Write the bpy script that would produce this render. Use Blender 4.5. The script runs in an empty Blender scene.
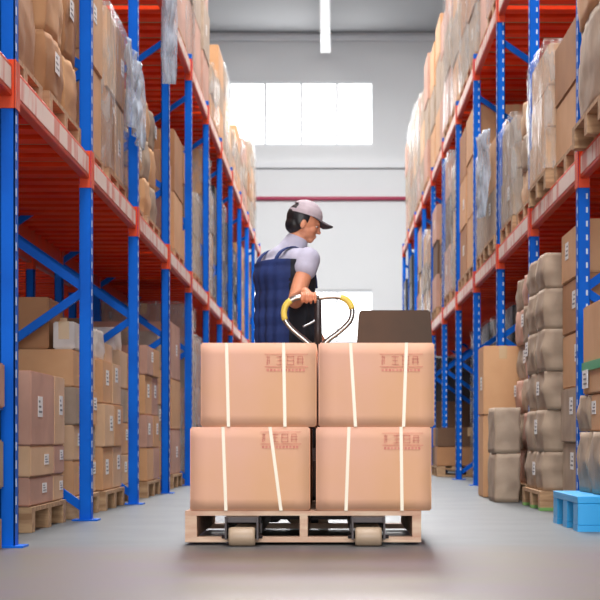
import bpy, bmesh, math, random
from mathutils import Vector, Matrix, noise
R = random.Random(11)
SC = bpy.context.scene
COL = SC.collection
V = Vector
CAMZ = 0.456

# ------------------------------------------------------------------ materials
def srgb(r, g, b):
    f = lambda c: (c/255/12.92) if c/255 <= 0.04045 else ((c/255+0.055)/1.055)**2.4
    return (f(r), f(g), f(b), 1)

def mat(name, col, rough=0.6, metal=0.0, col2=None, scale=8.0, bump=0.0, bscale=40, emit=None, stretch=(1, 1, 1),
        lo=0.35, hi=0.65, coat=0.0):
    m = bpy.data.materials.new(name); m.use_nodes = True
    nt = m.node_tree; b = nt.nodes['Principled BSDF']
    b.inputs['Base Color'].default_value = col
    b.inputs['Roughness'].default_value = rough
    b.inputs['Metallic'].default_value = metal
    if coat: b.inputs['Coat Weight'].default_value = coat
    tc = nt.nodes.new('ShaderNodeTexCoord'); mp = nt.nodes.new('ShaderNodeMapping')
    mp.inputs['Scale'].default_value = stretch
    nt.links.new(tc.outputs['Object'], mp.inputs['Vector'])
    if col2 is not None:
        n = nt.nodes.new('ShaderNodeTexNoise'); n.inputs['Scale'].default_value = scale; n.inputs['Detail'].default_value = 4
        nt.links.new(mp.outputs['Vector'], n.inputs['Vector'])
        cr = nt.nodes.new('ShaderNodeValToRGB')
        cr.color_ramp.elements[0].position = lo; cr.color_ramp.elements[1].position = hi
        cr.color_ramp.elements[0].color = col; cr.color_ramp.elements[1].color = col2
        nt.links.new(n.outputs['Fac'], cr.inputs['Fac']); nt.links.new(cr.outputs['Color'], b.inputs['Base Color'])
    if bump:
        n2 = nt.nodes.new('ShaderNodeTexNoise'); n2.inputs['Scale'].default_value = bscale; n2.inputs['Detail'].default_value = 3
        nt.links.new(mp.outputs['Vector'], n2.inputs['Vector'])
        bp = nt.nodes.new('ShaderNodeBump'); bp.inputs['Strength'].default_value = bump; bp.inputs['Distance'].default_value = 0.02
        nt.links.new(n2.outputs['Fac'], bp.inputs['Height']); nt.links.new(bp.outputs['Normal'], b.inputs['Normal'])
    if emit:
        b.inputs['Emission Color'].default_value = (1, 1, 1, 1); b.inputs['Emission Strength'].default_value = emit
    return m

CARD = {
 'tan': mat('card_tan', srgb(214, 166, 122), .75, col2=srgb(202, 152, 108), scale=3),
 'pale brown': mat('card_pale', srgb(224, 186, 150), .75, col2=srgb(208, 170, 134), scale=3),
 'brown': mat('card_brown', srgb(180, 130, 88), .75, col2=srgb(164, 116, 78), scale=3),
 'grey-brown': mat('card_grey', srgb(182, 160, 138), .7, col2=srgb(160, 138, 118), scale=5),
 'pinkish brown': mat('card_pink', srgb(204, 158, 138), .75, col2=srgb(182, 140, 122), scale=3),
 'black': mat('card_black', srgb(46, 42, 42), .5, col2=srgb(30, 28, 30), scale=4),
 'dark brown': mat('card_dark', srgb(112, 80, 56), .75, col2=srgb(96, 68, 48), scale=3),
}
CARD['white'] = mat('card_white', srgb(226, 218, 210), .6, col2=srgb(206, 196, 188), scale=5)
M = {
 'blue': mat('rack_blue', srgb(0, 102, 214), .5, 0, col2=srgb(0, 90, 196), scale=3),
 'slot': mat('slot_grey', srgb(205, 220, 235), .5),
 'orange': mat('rack_orange', srgb(226, 74, 38), .4, .05, col2=srgb(212, 86, 56), scale=6),
 'deckred': mat('deck_red', srgb(255, 78, 30), .6, 0, col2=srgb(240, 54, 20), scale=2),
 'strip': mat('strip_white', srgb(238, 214, 202), .45, 0, col2=srgb(220, 138, 120), scale=9, lo=.52, hi=.62, stretch=(1, 1, .2)),
 'steel': mat('galvanised', srgb(190, 192, 195), .3, .9),
 'wood': mat('pallet_wood', srgb(196, 160, 122), .8, col2=srgb(160, 122, 88), scale=6, stretch=(1, 6, 6)),
 'woodpale': mat('pallet_pale', srgb(226, 196, 168), .75, col2=srgb(206, 160, 134), scale=5, stretch=(1, 6, 6)),
 'bluepl': mat('pallet_plastic_blue', srgb(20, 160, 226), .4),
 'box': mat('load_card', srgb(234, 180, 156), .75, col2=srgb(230, 176, 136), scale=2.2),
 'boxdark': mat('load_dark_card', srgb(84, 60, 42), .7, col2=srgb(70, 52, 38), scale=3),
 'strap': mat('strap_cream', srgb(252, 240, 214), .35),
 'ink': mat('stamp_red', srgb(214, 128, 112), .8, col2=srgb(230, 158, 136), scale=30),
 'label': mat('label_white', srgb(240, 238, 236), .5),
 'barcode': mat('label_grey', srgb(120, 120, 124), .6),
 'tape': mat('tape_tan', srgb(206, 172, 128), .25),
 'greentape': mat('tape_green', srgb(10, 160, 90), .35),
 'black': mat('black_rubber', srgb(24, 22, 24), .5),
 'truck': mat('truck_dark', srgb(54, 44, 44), .4, .3),
 'nylon': mat('wheel_nylon', srgb(186, 160, 134), .4),
 'chrome': mat('chrome', srgb(176, 172, 166), .28, .95),
 'yellow': mat('yellow_sleeve', srgb(232, 206, 90), .4),
 'floorw': None,
 'wall': mat('wall_paint', srgb(234, 234, 234), .8, col2=srgb(230, 230, 231), scale=.4),
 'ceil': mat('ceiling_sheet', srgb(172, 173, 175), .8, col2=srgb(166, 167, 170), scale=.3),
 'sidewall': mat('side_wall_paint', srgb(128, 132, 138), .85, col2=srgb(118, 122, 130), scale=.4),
 'girt': mat('girt_white', srgb(236, 236, 238), .6),
 'pipe': mat('pipe_red', srgb(176, 62, 90), .45),
 'frame': mat('window_frame', srgb(232, 234, 236), .5),
 'skin': mat('skin', srgb(222, 152, 116), .5, col2=srgb(212, 138, 104), scale=10),
 'hair': mat('hair_black', srgb(22, 20, 22), .45),
 'shirt': mat('shirt_grey', srgb(190, 186, 204), .85, col2=srgb(176, 172, 190), scale=10, bump=.2, bscale=20),
 'vest': mat('vest_navy', srgb(34, 54, 112), .85, col2=srgb(26, 42, 90), scale=8),
 'vestshade': mat('vest_shade', srgb(18, 20, 30), .85),
 'trouser': mat('trouser_dark', srgb(30, 32, 40), .85),
 'cap': mat('cap_grey', srgb(188, 172, 178), .8, col2=srgb(170, 154, 160), scale=14),
 'capdark': mat('cap_brim', srgb(74, 64, 70), .7),
 'eye': mat('eye_white', srgb(235, 232, 228), .3),
 'greenp': mat('pallet_green', srgb(120, 170, 90), .6),
 'bluebin': mat('tub_blue', srgb(20, 88, 170), .45),
}
def emis(name, s, c=(1, 1, 1, 1)):
    m = bpy.data.materials.new(name); m.use_nodes = True
    nt = m.node_tree; nt.nodes.clear()
    e = nt.nodes.new('ShaderNodeEmission'); e.inputs[0].default_value = c; e.inputs[1].default_value = s
    o = nt.nodes.new('ShaderNodeOutputMaterial'); nt.links.new(e.outputs[0], o.inputs[0]); return m
for k_ in ('blue', 'deckred', 'orange'): M[k_].node_tree.nodes['Principled BSDF'].inputs['Specular IOR Level'].default_value = .12
M['glow'] = emis('window_daylight', 3.2)
M['tube'] = emis('tube_light', 0.95)
M['sky'] = emis('skylight_daylight', 4.0)

def film(name, a0, a1, tint):
    m = bpy.data.materials.new(name); m.use_nodes = True
    nt = m.node_tree; b = nt.nodes['Principled BSDF']
    b.inputs['Base Color'].default_value = tint; b.inputs['Roughness'].default_value = .15
    tc = nt.nodes.new('ShaderNodeTexCoord'); mp = nt.nodes.new('ShaderNodeMapping')
    mp.inputs['Scale'].default_value = (1.2, 1.2, .35); mp.inputs['Rotation'].default_value = (.3, .2, 0)
    nt.links.new(tc.outputs['Object'], mp.inputs['Vector'])
    n = nt.nodes.new('ShaderNodeTexNoise'); n.inputs['Scale'].default_value = 14; n.inputs['Detail'].default_value = 5
    nt.links.new(mp.outputs['Vector'], n.inputs['Vector'])
    mr = nt.nodes.new('ShaderNodeMapRange'); mr.inputs['From Min'].default_value = .4; mr.inputs['From Max'].default_value = .66
    mr.inputs['To Min'].default_value = a0; mr.inputs['To Max'].default_value = a1
    nt.links.new(n.outputs['Fac'], mr.inputs['Value']); nt.links.new(mr.outputs['Result'], b.inputs['Alpha'])
    bp = nt.nodes.new('ShaderNodeBump'); bp.inputs['Strength'].default_value = .9; bp.inputs['Distance'].default_value = .03
    nt.links.new(n.outputs['Fac'], bp.inputs['Height']); nt.links.new(bp.outputs['Normal'], b.inputs['Normal'])
    return m
M['film'] = film('stretch_film', .03, .5, srgb(206, 206, 204))
M['filmblue'] = film('hanging_film', .3, .8, srgb(206, 218, 232))

# floor: sealed concrete, a warmer tone in front
m = bpy.data.materials.new('floor_concrete'); m.use_nodes = True
nt = m.node_tree; b = nt.nodes['Principled BSDF']
tc = nt.nodes.new('ShaderNodeTexCoord')
n = nt.nodes.new('ShaderNodeTexNoise'); n.inputs['Scale'].default_value = 1.3; n.inputs['Detail'].default_value = 6
nt.links.new(tc.outputs['Object'], n.inputs['Vector'])
sep = nt.nodes.new('ShaderNodeSeparateXYZ'); nt.links.new(tc.outputs['Object'], sep.inputs[0])
ad = nt.nodes.new('ShaderNodeMath'); ad.operation = 'MULTIPLY_ADD'; ad.inputs[1].default_value = 1.3
nt.links.new(n.outputs['Fac'], ad.inputs[0]); nt.links.new(sep.outputs['Y'], ad.inputs[2])
mr = nt.nodes.new('ShaderNodeMapRange'); mr.inputs['From Min'].default_value = 7.45; mr.inputs['From Max'].default_value = 8.2
nt.links.new(ad.outputs[0], mr.inputs['Value'])
def ramp(c0, c1, src, lo=.35, hi=.65):
    c = nt.nodes.new('ShaderNodeValToRGB'); e = c.color_ramp.elements
    e[0].position = lo; e[1].position = hi; e[0].color = c0; e[1].color = c1
    nt.links.new(src, c.inputs['Fac']); return c
n3 = nt.nodes.new('ShaderNodeTexNoise'); n3.inputs['Scale'].default_value = 2.2; n3.inputs['Detail'].default_value = 3
nt.links.new(tc.outputs['Object'], n3.inputs['Vector'])
warm = ramp(srgb(96, 87, 73), srgb(97, 81, 86), n3.outputs['Fac'])
grey = ramp(srgb(86, 90, 92), srgb(96, 100, 102), n3.outputs['Fac'])
mx = nt.nodes.new('ShaderNodeMixRGB')
nt.links.new(mr.outputs[0], mx.inputs['Fac']); nt.links.new(warm.outputs[0], mx.inputs[1]); nt.links.new(grey.outputs[0], mx.inputs[2])
nt.links.new(mx.outputs[0], b.inputs['Base Color']); b.inputs['Roughness'].default_value = .42; b.inputs['Specular IOR Level'].default_value = .35
M['floor'] = m

# ------------------------------------------------------------------ helpers
class MB:
    def __init__(s): s.bm = bmesh.new(); s.mats = []
    def mi(s, m):
        if m not in s.mats: s.mats.append(m)
        return s.mats.index(m)
    def box(s, x0, x1, y0, y1, z0, z1, m=None, bevel=0):
        r = bmesh.ops.create_cube(s.bm, size=1)
        c = V(((x0+x1)/2, (y0+y1)/2, (z0+z1)/2)); d = (abs(x1-x0), abs(y1-y0), abs(z1-z0))
        for v in r['verts']: v.co = V((v.co.x*d[0], v.co.y*d[1], v.co.z*d[2])) + c
        fs = set(f for v in r['verts'] for f in v.link_faces)
        if bevel:
            es = set(e for v in r['verts'] for e in v.link_edges)
            rr = bmesh.ops.bevel(s.bm, geom=list(es), offset=bevel, segments=2, affect='EDGES', profile=.6)
            fs = set(rr['faces']) | set(f for f in fs if f.is_valid)
        if m:
            i = s.mi(m)
            for f in fs: f.material_index = i
        return s
    def bar(s, a, b, w, h, m=None):      # rectangular bar between two points
        a = V(a); b = V(b); d = b-a; L = d.length; q = d.to_track_quat('Z', 'Y').to_matrix().to_4x4()
        r = bmesh.ops.create_cube(s.bm, size=1)
        for v in r['verts']: v.co = (q @ V((v.co.x*w, v.co.y*h, (v.co.z)*L))) + (a+b)/2
        if m:
            i = s.mi(m)
            for f in set(f for v in r['verts'] for f in v.link_faces): f.material_index = i
        return s
    def tube(s, pts, r, seg=12, m=None, closed=False):
        rings = []; n = len(pts); pts = [V(p) for p in pts]
        up = None
        for i, p in enumerate(pts):
            if closed: t = pts[(i+1) % n]-pts[i-1]
            else: t = pts[min(i+1, n-1)]-pts[max(i-1, 0)]
            t.normalize()
            if up is None: up = t.orthogonal().normalized()
            up = (up - t*up.dot(t)).normalized(); w = t.cross(up)
            rad = r[i] if isinstance(r, (list, tuple)) else r
            rings.append([s.bm.verts.new(p+(up*math.cos(a)+w*math.sin(a))*rad) for a in [2*math.pi*j/seg for j in range(seg)]])
        fs = []
        for i in range(n if closed else n-1):
            A = rings[i]; B = rings[(i+1) % n]
            for j in range(seg): fs.append(s.bm.faces.new((A[j], A[(j+1) % seg], B[(j+1) % seg], B[j])))
        for f in fs: f.smooth = True
        if not closed:
            fs.append(s.bm.faces.new(rings[0][::-1])); fs.append(s.bm.faces.new(rings[-1]))
        if m:
            i = s.mi(m)
            for f in fs: f.material_index = i
        return s
    def build(s, name, m=None, parent=None, loc=None):
        bmesh.ops.recalc_face_normals(s.bm, faces=s.bm.faces)
        me = bpy.data.meshes.new(name); s.bm.to_mesh(me); s.bm.free()
        if s.mats:
            for q in s.mats: me.materials.append(q)
        elif m: me.materials.append(m)
        o = bpy.data.objects.new(name, me); COL.objects.link(o)
        if parent: o.parent = parent
        if loc: o.location = loc
        return o
def tag(o, label=None, cat=None, group=None, kind=None):
    if label: o['label'] = label
    if cat: o['category'] = cat
    if group: o['group'] = group
    if kind: o['kind'] = kind
    return o
def empty(name, loc):
    o = bpy.data.objects.new(name, None); COL.objects.link(o); o.location = loc; o.empty_display_size = .1; return o
def struct(name, mb, m): return tag(mb.build(name, m), kind='structure')
ORD = ['nearest', 'second', 'third', 'fourth', 'fifth', 'sixth', 'seventh', 'eighth', 'ninth', 'tenth', 'eleventh', 'twelfth', 'thirteenth']
LAY = ['bottom', 'second', 'third', 'fourth', 'fifth', 'sixth', 'seventh', 'eighth']

# ------------------------------------------------------------------ shell
YB = 40.0
struct('floor', MB().box(-8, 8, -9, YB, -.1, 0), M['floor'])
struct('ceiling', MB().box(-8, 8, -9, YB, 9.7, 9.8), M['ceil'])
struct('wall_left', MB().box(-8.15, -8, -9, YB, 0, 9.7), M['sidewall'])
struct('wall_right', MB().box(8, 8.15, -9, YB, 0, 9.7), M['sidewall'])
w = MB()     # far wall with two openings
w.box(-8, -2.3, YB, YB+.2, 0, 9.7); w.box(.98, 8, YB, YB+.2, 0, 9.7)
w.box(-2.3, .98, YB, YB+.2, 8.6, 9.7); w.box(-2.3, .98, YB, YB+.2, 3.82, 7.1); w.box(-2.3, .98, YB, YB+.2, 0, 2.6)
struct('wall_back', w, M['wall'])
w = MB()     # near wall with a wide opening added behind the camera for the fill
w.box(-8, -3.5, -9.15, -9, 0, 9.7); w.box(3.5, 8, -9.15, -9, 0, 9.7); w.box(-3.5, 3.5, -9.15, -9, 5.5, 9.7)
struct('wall_front', w, M['wall'])
for n_, (z0, z1) in enumerate(((7.1, 8.6), (2.6, 3.82))):
    o = struct('window_%d' % (n_+1), MB().box(-2.3, .98, YB+.12, YB+.14, z0, z1), M['glow'])
    f = MB()
    for i in range(5):
        x = -2.3+i*.82; f.box(x-.03, x+.03, YB+.04, YB+.1, z0, z1)
    f.box(-2.3, .98, YB+.03, YB+.11, z0, z0+.06); f.box(-2.3, .98, YB+.03, YB+.11, z1-.06, z1)
    f.build('window_frame', M['frame'], o)
for i, z in enumerate((9.5, 6.6)):
    struct('trim_%d' % (i+1), MB().box(-8, 8, YB-.1, YB-.002, z, z+.12), M['girt'])
tag(MB().tube([(-7.9, YB-.047, 5.9), (7.9, YB-.047, 5.9)], .045).build('water_pipe', M['pipe']),
    'thin red horizontal pipe running across the pale far wall', 'pipe')
lt = empty('strip_light', (-.1, 34, 9.1))
tag(lt, 'long white ceiling light hanging high above the middle of the aisle', 'ceiling light')
MB().box(-.11, .11, -8, 5.6, .05, .12).build('housing', M['girt'], lt)
MB().box(-.08, .08, -7.9, 5.5, .03, .05).build('diffuser', M['tube'], lt)
for y in (-6, -2, 2, 5): MB().tube([(0, y, .12), (0, y, .6)], .01, 6).build('suspension_rod', M['steel'], lt)
# roof lights
for i, y in enumerate((1.5, 9, 16.5, 24, 31.5)):
    for sx in (-1, 1):
        pass
    struct('window_%d' % (i+3), MB().box(-1.6, 1.6, y-2.2, y+2.2, 9.64, 9.69), M['sky'])

# ------------------------------------------------------------------ racks
YK = lambda k: 7.25+2.3*k
def post(parent, x, y, z1, marks, side, m=M['blue']):
    b = MB()
    # open channel profile: web + two flanges + lips
    b.box(x-.04, x+.04, y-.005, y+.0, 0, z1, m) if False else None
    b.box(x-.032, x+.032, y-.042, y-.036, .004, z1, m)
    b.box(x-.032, x-.026, y-.042, y+.042, .004, z1, m); b.box(x+.026, x+.032, y-.042, y+.042, .004, z1, m)
    b.box(x-.032, x-.012, y+.036, y+.042, .004, z1, m); b.box(x+.012, x+.032, y+.036, y+.042, .004, z1, m)
    if marks:
        z = .1
        while z < z1-.05:
            xf = x-side*.0325
            b.box(xf-.001, xf+.001, y-.022, y-.002, z, z+.035, M['slot'])
            if marks > 1: b.box(x+side*.016-.005, x+side*.016+.005, y-.0435, y-.0415, z, z+.03, M['slot'])
            z += .075
    o = b.build('post', m, parent)
    MB().box(x-.07, x+.07, y-.07, y+.07, 0, .008, M['blue']).build('base_plate', M['blue'], o)
    return o
def rack(name, label, side, xf, k0, k1, zs, ztop, marks, dx=.86, strip=True):
    """xf = |X| of the post nearest the aisle; zs = beam undersides"""
    root = empty(name, (side*xf, YK(k0), 0)); tag(root, label, 'pallet rack')
    o0 = V((side*xf, YK(k0), 0))
    kids = []
    xa, xb = side*xf, side*(xf+dx)
    for k in range(k0, k1+1):
        y = YK(k)
        kids.append(post(root, xa, y, ztop, marks if 0 <= k <= 7 else 0, side)); kids.append(post(root, xb, y, ztop, 0, side))
        # zig-zag braces
        z = .06; t = 0; pts = []
        while z < ztop:
            pts.append((xa if t % 2 == 0 else xb, y, z)); z += .6; t += 1
        for a, b_ in zip(pts, pts[1:]): kids.append(MB().bar(a, b_, .03, .045).build('brace', M['blue'], root))
    for k in range(k0, k1):
        ya, yb = YK(k)+.047, YK(k+1)-.047
        for z in zs:
            for x, front in ((xa, True), (xb, False)):
                bm_ = MB().box(x-.022, x+.022, ya, yb, z, z+.13, M['orange'], bevel=.006)
                bo = bm_.build('beam', M['orange'], root); kids.append(bo)
                xo = x-side*.03 if front else x
                for yy in (ya, yb):
                    yo = -.018 if yy == ya else .018
                    cb = MB().box(x-.03, x+.03, yy-.004, yy+.004, z-.05, z+.15, M['orange'])
                    cb.box(x-side*.035-.0018, x-side*.035+.0018, yy+yo-.026, yy+yo+.026, z-.05, z+.15, M['orange'])
                    c = cb.build('connector', M['orange'], bo)
                if front and strip:
                    xs = x-side*.0235
                    MB().box(xs-.0012, xs+.0012, ya+.04, yb-.04, z+.02, z+.11).build('sheen_label_strip', M['strip'], bo)  # pale strip: grazing gloss of the beam put into colour, plus labels
            d = MB(); n = 8; L = yb-ya
            for i in range(n):
                y = ya+.06+i*(L-.22)/(n-1)
                d.box(min(xa, xb)+.03, max(xa, xb)-.03, y, y+.15, z+.09, z+.128, M['deckred'])
                if i % 2: d.box(min(xa, xb)+.03, max(xa, xb)-.03, y+.19, y+.225, z+.1, z+.127, M['wood'])
            kids.append(d.build('deck', M['deckred'], root))
    for o in kids: o.location = -o0
    return root
rack('pallet_rack', 'tall blue and orange pallet rack along left side of the aisle', -1, 1.33, -1, 11, (1.86, 3.85), 4.05, 1)
rack('pallet_rack', 'tall blue and orange pallet rack along right side of the aisle', 1, 1.38, 0, 11, (1.86, 3.85), 4.05, 2)
rack('pallet_rack', 'blue rack backing onto the left rack, seen through its shelves', -1, 2.42, 1, 8, (1.86,), 2.1, 0, strip=False)
rack('pallet_rack', 'blue rack backing onto the right rack, seen through its shelves', 1, 2.47, 1, 8, (1.86,), 2.1, 0, strip=False)

# ------------------------------------------------------------------ goods
def carton_bm(w, d, h, seed, soft=0.0):
    """w along X, d along Y, base at z=0, centred"""
    bm = bmesh.new(); bmesh.ops.create_cube(bm, size=1)
    if soft:
        bmesh.ops.subdivide_edges(bm, edges=bm.edges[:], cuts=9, use_grid_fill=True)
    for v in bm.verts: v.co = V((v.co.x*w, v.co.y*d, (v.co.z+.5)*h))
    if soft:
        for v in bm.verts:
            n = noise.noise_vector(v.co*9+V((seed, seed*.7, 0)))+.6*noise.noise_vector(v.co*24+V((seed, 3, 0)))
            ux, uy, uz = v.co.x/w*2, v.co.y/d*2, v.co.z/h*2-1
            # pull corners in, so sides bulge
            k = 1-soft*(.5*(abs(ux*uy)+abs(uy*uz)+abs(ux*uz)))*.045
            v.co.x *= k; v.co.y *= k
            v.co.x += n.x*.013; v.co.y += n.y*.013
            v.co.x = max(-w/2, min(w/2, v.co.x)); v.co.y = max(-d/2, min(d/2, v.co.y))
        for f in bm.faces: f.smooth = True
    else:
        rr = random.Random(seed)
        bmesh.ops.bevel(bm, geom=bm.edges[:], offset=.007, segments=2, affect='EDGES')
        for v in bm.verts:
            if v.co.z > h*.5: v.co.x += 0
    return bm
NC = [0]
def carton(x0, x1, y0, y1, z0, h, tone, label, group, side, soft=0, lab=0, tape=True, parent=None, rz=0, name=None, cat='carton'):
    NC[0] += 1
    w, d = abs(x1-x0)-.006, abs(y1-y0)-.006
    bm = carton_bm(w, d, h-.002, NC[0]*1.7, soft)
    me = bpy.data.meshes.new('cardboard_carton'); bm.to_mesh(me); bm.free(); me.materials.append(CARD[tone])
    o = bpy.data.objects.new(name or 'cardboard_carton', me); COL.objects.link(o)
    o.location = ((x0+x1)/2, (y0+y1)/2, z0+.001); o.rotation_euler.z = rz
    if parent: o.parent = parent; o.location = V(o.location)-parent.location
    else: tag(o, label, cat, group)
    # side = sign of X position: aisle face is at -side*w/2
    xa = -side*w/2
    if tape and not soft:
        t = MB().box(-.03, .03, -d/2-.0012, d/2+.0012, h-.003, h-.0005)
        t.box(-.03, .03, -d/2-.0014, -d/2+.001, h-.10, h-.001)
        t.box(-.03, .03, d/2-.001, d/2+.0014, h-.10, h-.001)
        t.build('packing_tape', M['tape'], o)
    if lab:
        lw, lh = min(.13, d*.3), min(.10, h*.35)
        yy = R.uniform(-d*.25, d*.2); zz = R.uniform(h*.35, h*.55)
        e = xa-side*.0025 if soft else xa-side*.001
        l = MB().box(e-.001, e+.001, yy, yy+lw, zz, zz+lh, M['label'])
        for q in range(3): l.box(e-side*.0008-.0008, e-side*.0008+.0008, yy+lw*.12, yy+lw*(.85-.2*q), zz+lh*(.2+.25*q), zz+lh*(.3+.25*q), M['barcode'])
        if lab > 1:
            l.box(-w*.2, -w*.2+.12, -d/2-.002, -d/2, zz, zz+lh, M['label'])
        l.build('shipping_label', M['label'], o)
    return o
NP = [0]
def pallet(x0, x1, y0, y1, z0, label, group, mat_=None, h=.12, parts=False, pg=False):
    """timber pallet, stringers run along X"""
    m_ = mat_ or M['wood']
    loc = V(((x0+x1)/2, (y0+y1)/2, z0)); w = abs(x1-x0)/2; d = abs(y1-y0)/2
    def top(b, m):
        n = 5
        for i in range(n):
            x = -w+(2*w-.1)*i/(n-1); b.box(x, x+.1, -d, d, h-.022, h)
        for y in (-d, -.05, d-.1): b.box(-w, w, y, y+.1, h-.04, h-.022)
    def blocks(b, y):
        for x in (-w, -.05, w-.1): b.box(x, x+.1, y, y+.1, .02, h-.04)
    def bot(b):
        for y in (-d, -.05, d-.1): b.box(-w, w, y, y+.1, 0, .02)
    if parts:
        o = empty('wooden_pallet', loc)
        b = MB(); top(b, m_); b.build('deck', m_, o)
        for y in (-d, -.05, d-.1):
            for x in (-w, -.05, w-.1): MB().box(x, x+.1, y, y+.1, .02, h-.04).build('block', m_, o)
        b = MB(); bot(b); b.build('skid_board', M['greenp'] if pg else m_, o)
    else:
        b = MB(); top(b, m_); bot(b)
        for y in (-d, -.05, d-.1): blocks(b, y)
        o = b.build('wooden_pallet', m_); o.location = loc
    tag(o, label, 'pallet', group); return o

SIDE = {-1: 'left', 1: 'right'}
LV = {0: ('ground level', 0.0), 1: ('middle level', 1.99), 2: ('top level', 3.98), 3: ('rear ground', 0), 4: ('rear shelf', 1.99)}
LVP = {0: 'ground level of {} rack', 1: 'middle level of {} rack', 2: 'top level of {} rack', 3: 'floor of the {} rear rack', 4: 'shelf of the {} rear rack'}
def where(side, k, half, lev):
    bi = k+1 if side < 0 else k
    return '%s bay, %s' % (ORD[bi], LVP[lev].format(SIDE[side]))
HALF = ['nearer', 'farther']
SKIP = {(1, 0, 0, 1), (-1, 6, 1, 0), (-1, 7, 0, 0), (-1, 7, 1, 0), (-1, 8, 0, 0), (-1, 8, 1, 0), (-1, 9, 0, 0), (-1, 9, 1, 0), (-1, 10, 1, 0), (-1, 2, 0, 2), (-1, 2, 1, 2), (1, 7, 1, 0), (1, 8, 1, 0), (1, 9, 0, 0), (1, 9, 1, 0), (1, 10, 0, 1), (1, 10, 1, 0), (1, 2, 0, 2), (1, 2, 1, 2)}    # spots the camera sees nothing of
LOADS = {}
def load(side, k, half, lev, y0, y1, xf, xb, layers, cols=(1,), rows=1, tones=('tan',), soft=0, lab=.3, film=False, parts=False, jit=.02, pal=True, pm=None, base=None, pg=False):
    if (side, k, half, lev) in SKIP: return
    before = set(bpy.data.objects)
    z = LV[lev][1]+.0015 if base is None else base
    wh = where(side, k, half, lev)
    grp = 'goods on the %s' % LVP[lev].format(SIDE[side])
    xa, xz = side*xf, side*xb
    if pal:
        pallet(min(xa, xz), max(xa, xz), y0, y1, z, 'wooden pallet under %s load, %s' % (HALF[half], wh), 'pallets on the ' + LVP[lev].format(SIDE[side]), pm, parts=parts, pg=pg)
        z += .122
    root = None
    if film:
        root = empty('wrapped_load', ((xa+xz)/2, (y0+y1)/2, z))
        tag(root, 'film-wrapped stack of %s cartons on %s pallet, %s' % (tones[0], HALF[half], wh), 'wrapped load', 'film-wrapped loads')
    tot = sum(cols); zz = z; n = len(layers)
    for li, h in enumerate(layers):
        xo = R.uniform(0, jit)
        ys = y0+.01
        for ci, c in enumerate(cols):
            L = (y1-y0-.02)*c/tot
            for ri in range(rows):
                D = (xb-xf-.03)/rows
                a = side*(xf+xo+ri*D); b_ = side*(xf+xo+(ri+1)*D-.004)
                tone = tones[(li+ci+ri) % len(tones)] if len(tones) > 1 else tones[0]
                pos = ('top' if li == n-1 else LAY[li]) + ' layer'
                pp = []
                if len(cols) > 1: pp.append(['near', 'far'][ci] if len(cols) == 2 else ['near', 'middle', 'far'][ci])
                if rows > 1: pp.append(['aisle-side', 'back-side'][ri])
                wd = 'crumpled ' if soft else ''
                lb = '%s%s carton, %s%s, %s stack, %s' % (wd, tone, (' '.join(pp)+' ' if pp else ''), pos, HALF[half], wh)
                hasl = 0
                if ri == 0 and R.random() < lab: hasl = 1
                carton(a, b_, ys, ys+L-.004-R.uniform(0, jit), zz, h, tone, lb, grp, side, soft=soft, lab=hasl, tape=(k < 6 and li == n-1),
                       parent=root, name='carton' if root else None)
            ys += L
        zz += h
    if film:
        H = zz-z
        bm = carton_bm(abs(xb-xf)+.01, y1-y0+.03, H+.02, k*3.1+side+lev, 0)
        bm.free()
        bm = bmesh.new(); bmesh.ops.create_cube(bm, size=1)
        bmesh.ops.subdivide_edges(bm, edges=bm.edges[:], cuts=7, use_grid_fill=True)
        bmesh.ops.delete(bm, geom=[f for f in bm.faces if f.normal.z < -.5], context='FACES')
        W, D = abs(xb-xf)+.02, y1-y0+.03
        for v in bm.verts:
            v.co = V((v.co.x*W, v.co.y*D, (v.co.z+.5)*(H+.02)))
            nn = noise.noise_vector(v.co*7+V((k*5, lev*3, side)))
            v.co.x += nn.x*.014*(1 if v.co.x*side > 0 else 1); v.co.y += nn.y*.012
        for f in bm.faces: f.smooth = True
        me = bpy.data.meshes.new('stretch_film'); bm.to_mesh(me); bm.free(); me.materials.append(M['film'])
        o = bpy.data.objects.new('stretch_film', me); COL.objects.link(o); o.parent = root
    LOADS[(side, k, half, lev)] = [o.name for o in set(bpy.data.objects)-before]
    return zz

T, P, B, G, K, D_ = 'tan', 'pale brown', 'brown', 'grey-brown', 'pinkish brown', 'dark brown'
# ---- left ground
gl = 'goods on the ground level of left rack'
pallet(-2.15, -1.34, 6.2, 7.14, .0015, 'wooden pallet at the photo\'s left edge before the first blue post', None, parts=True)
carton(-2.1, -1.345, 6.3, 7.13, .124, .12, B, 'flat brown carton at left edge, bottom of stack before first post', gl, -1)
carton(-2.1, -1.33, 6.3, 7.15, .245, .20, G, 'grey-brown carton under the blue tub at left edge of view', gl, -1, lab=1)
o = empty('plastic_tub', (-1.72, 6.72, .446)); tag(o, 'blue plastic tub between two cartons at left edge of view', 'tub')
b = MB().box(-.38, .38, -.4, -.385, 0, .118, bevel=.004); b.box(-.38, .38, .385, .4, 0, .118); b.box(-.38, -.365, -.4, .4, 0, .118); b.box(.365, .38, -.4, .4, 0, .118); b.box(-.38, .38, -.4, .4, 0, .01)
b.build('tub_body', M['bluebin'], o); MB().box(-.39, .39, -.41, .41, .1185, .124, bevel=.002).build('lid', M['bluebin'], o)
carton(-2.1, -1.325, 6.3, 7.15, .572, .185, K, 'pinkish carton on top of the blue tub at left edge', gl, -1)

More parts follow.
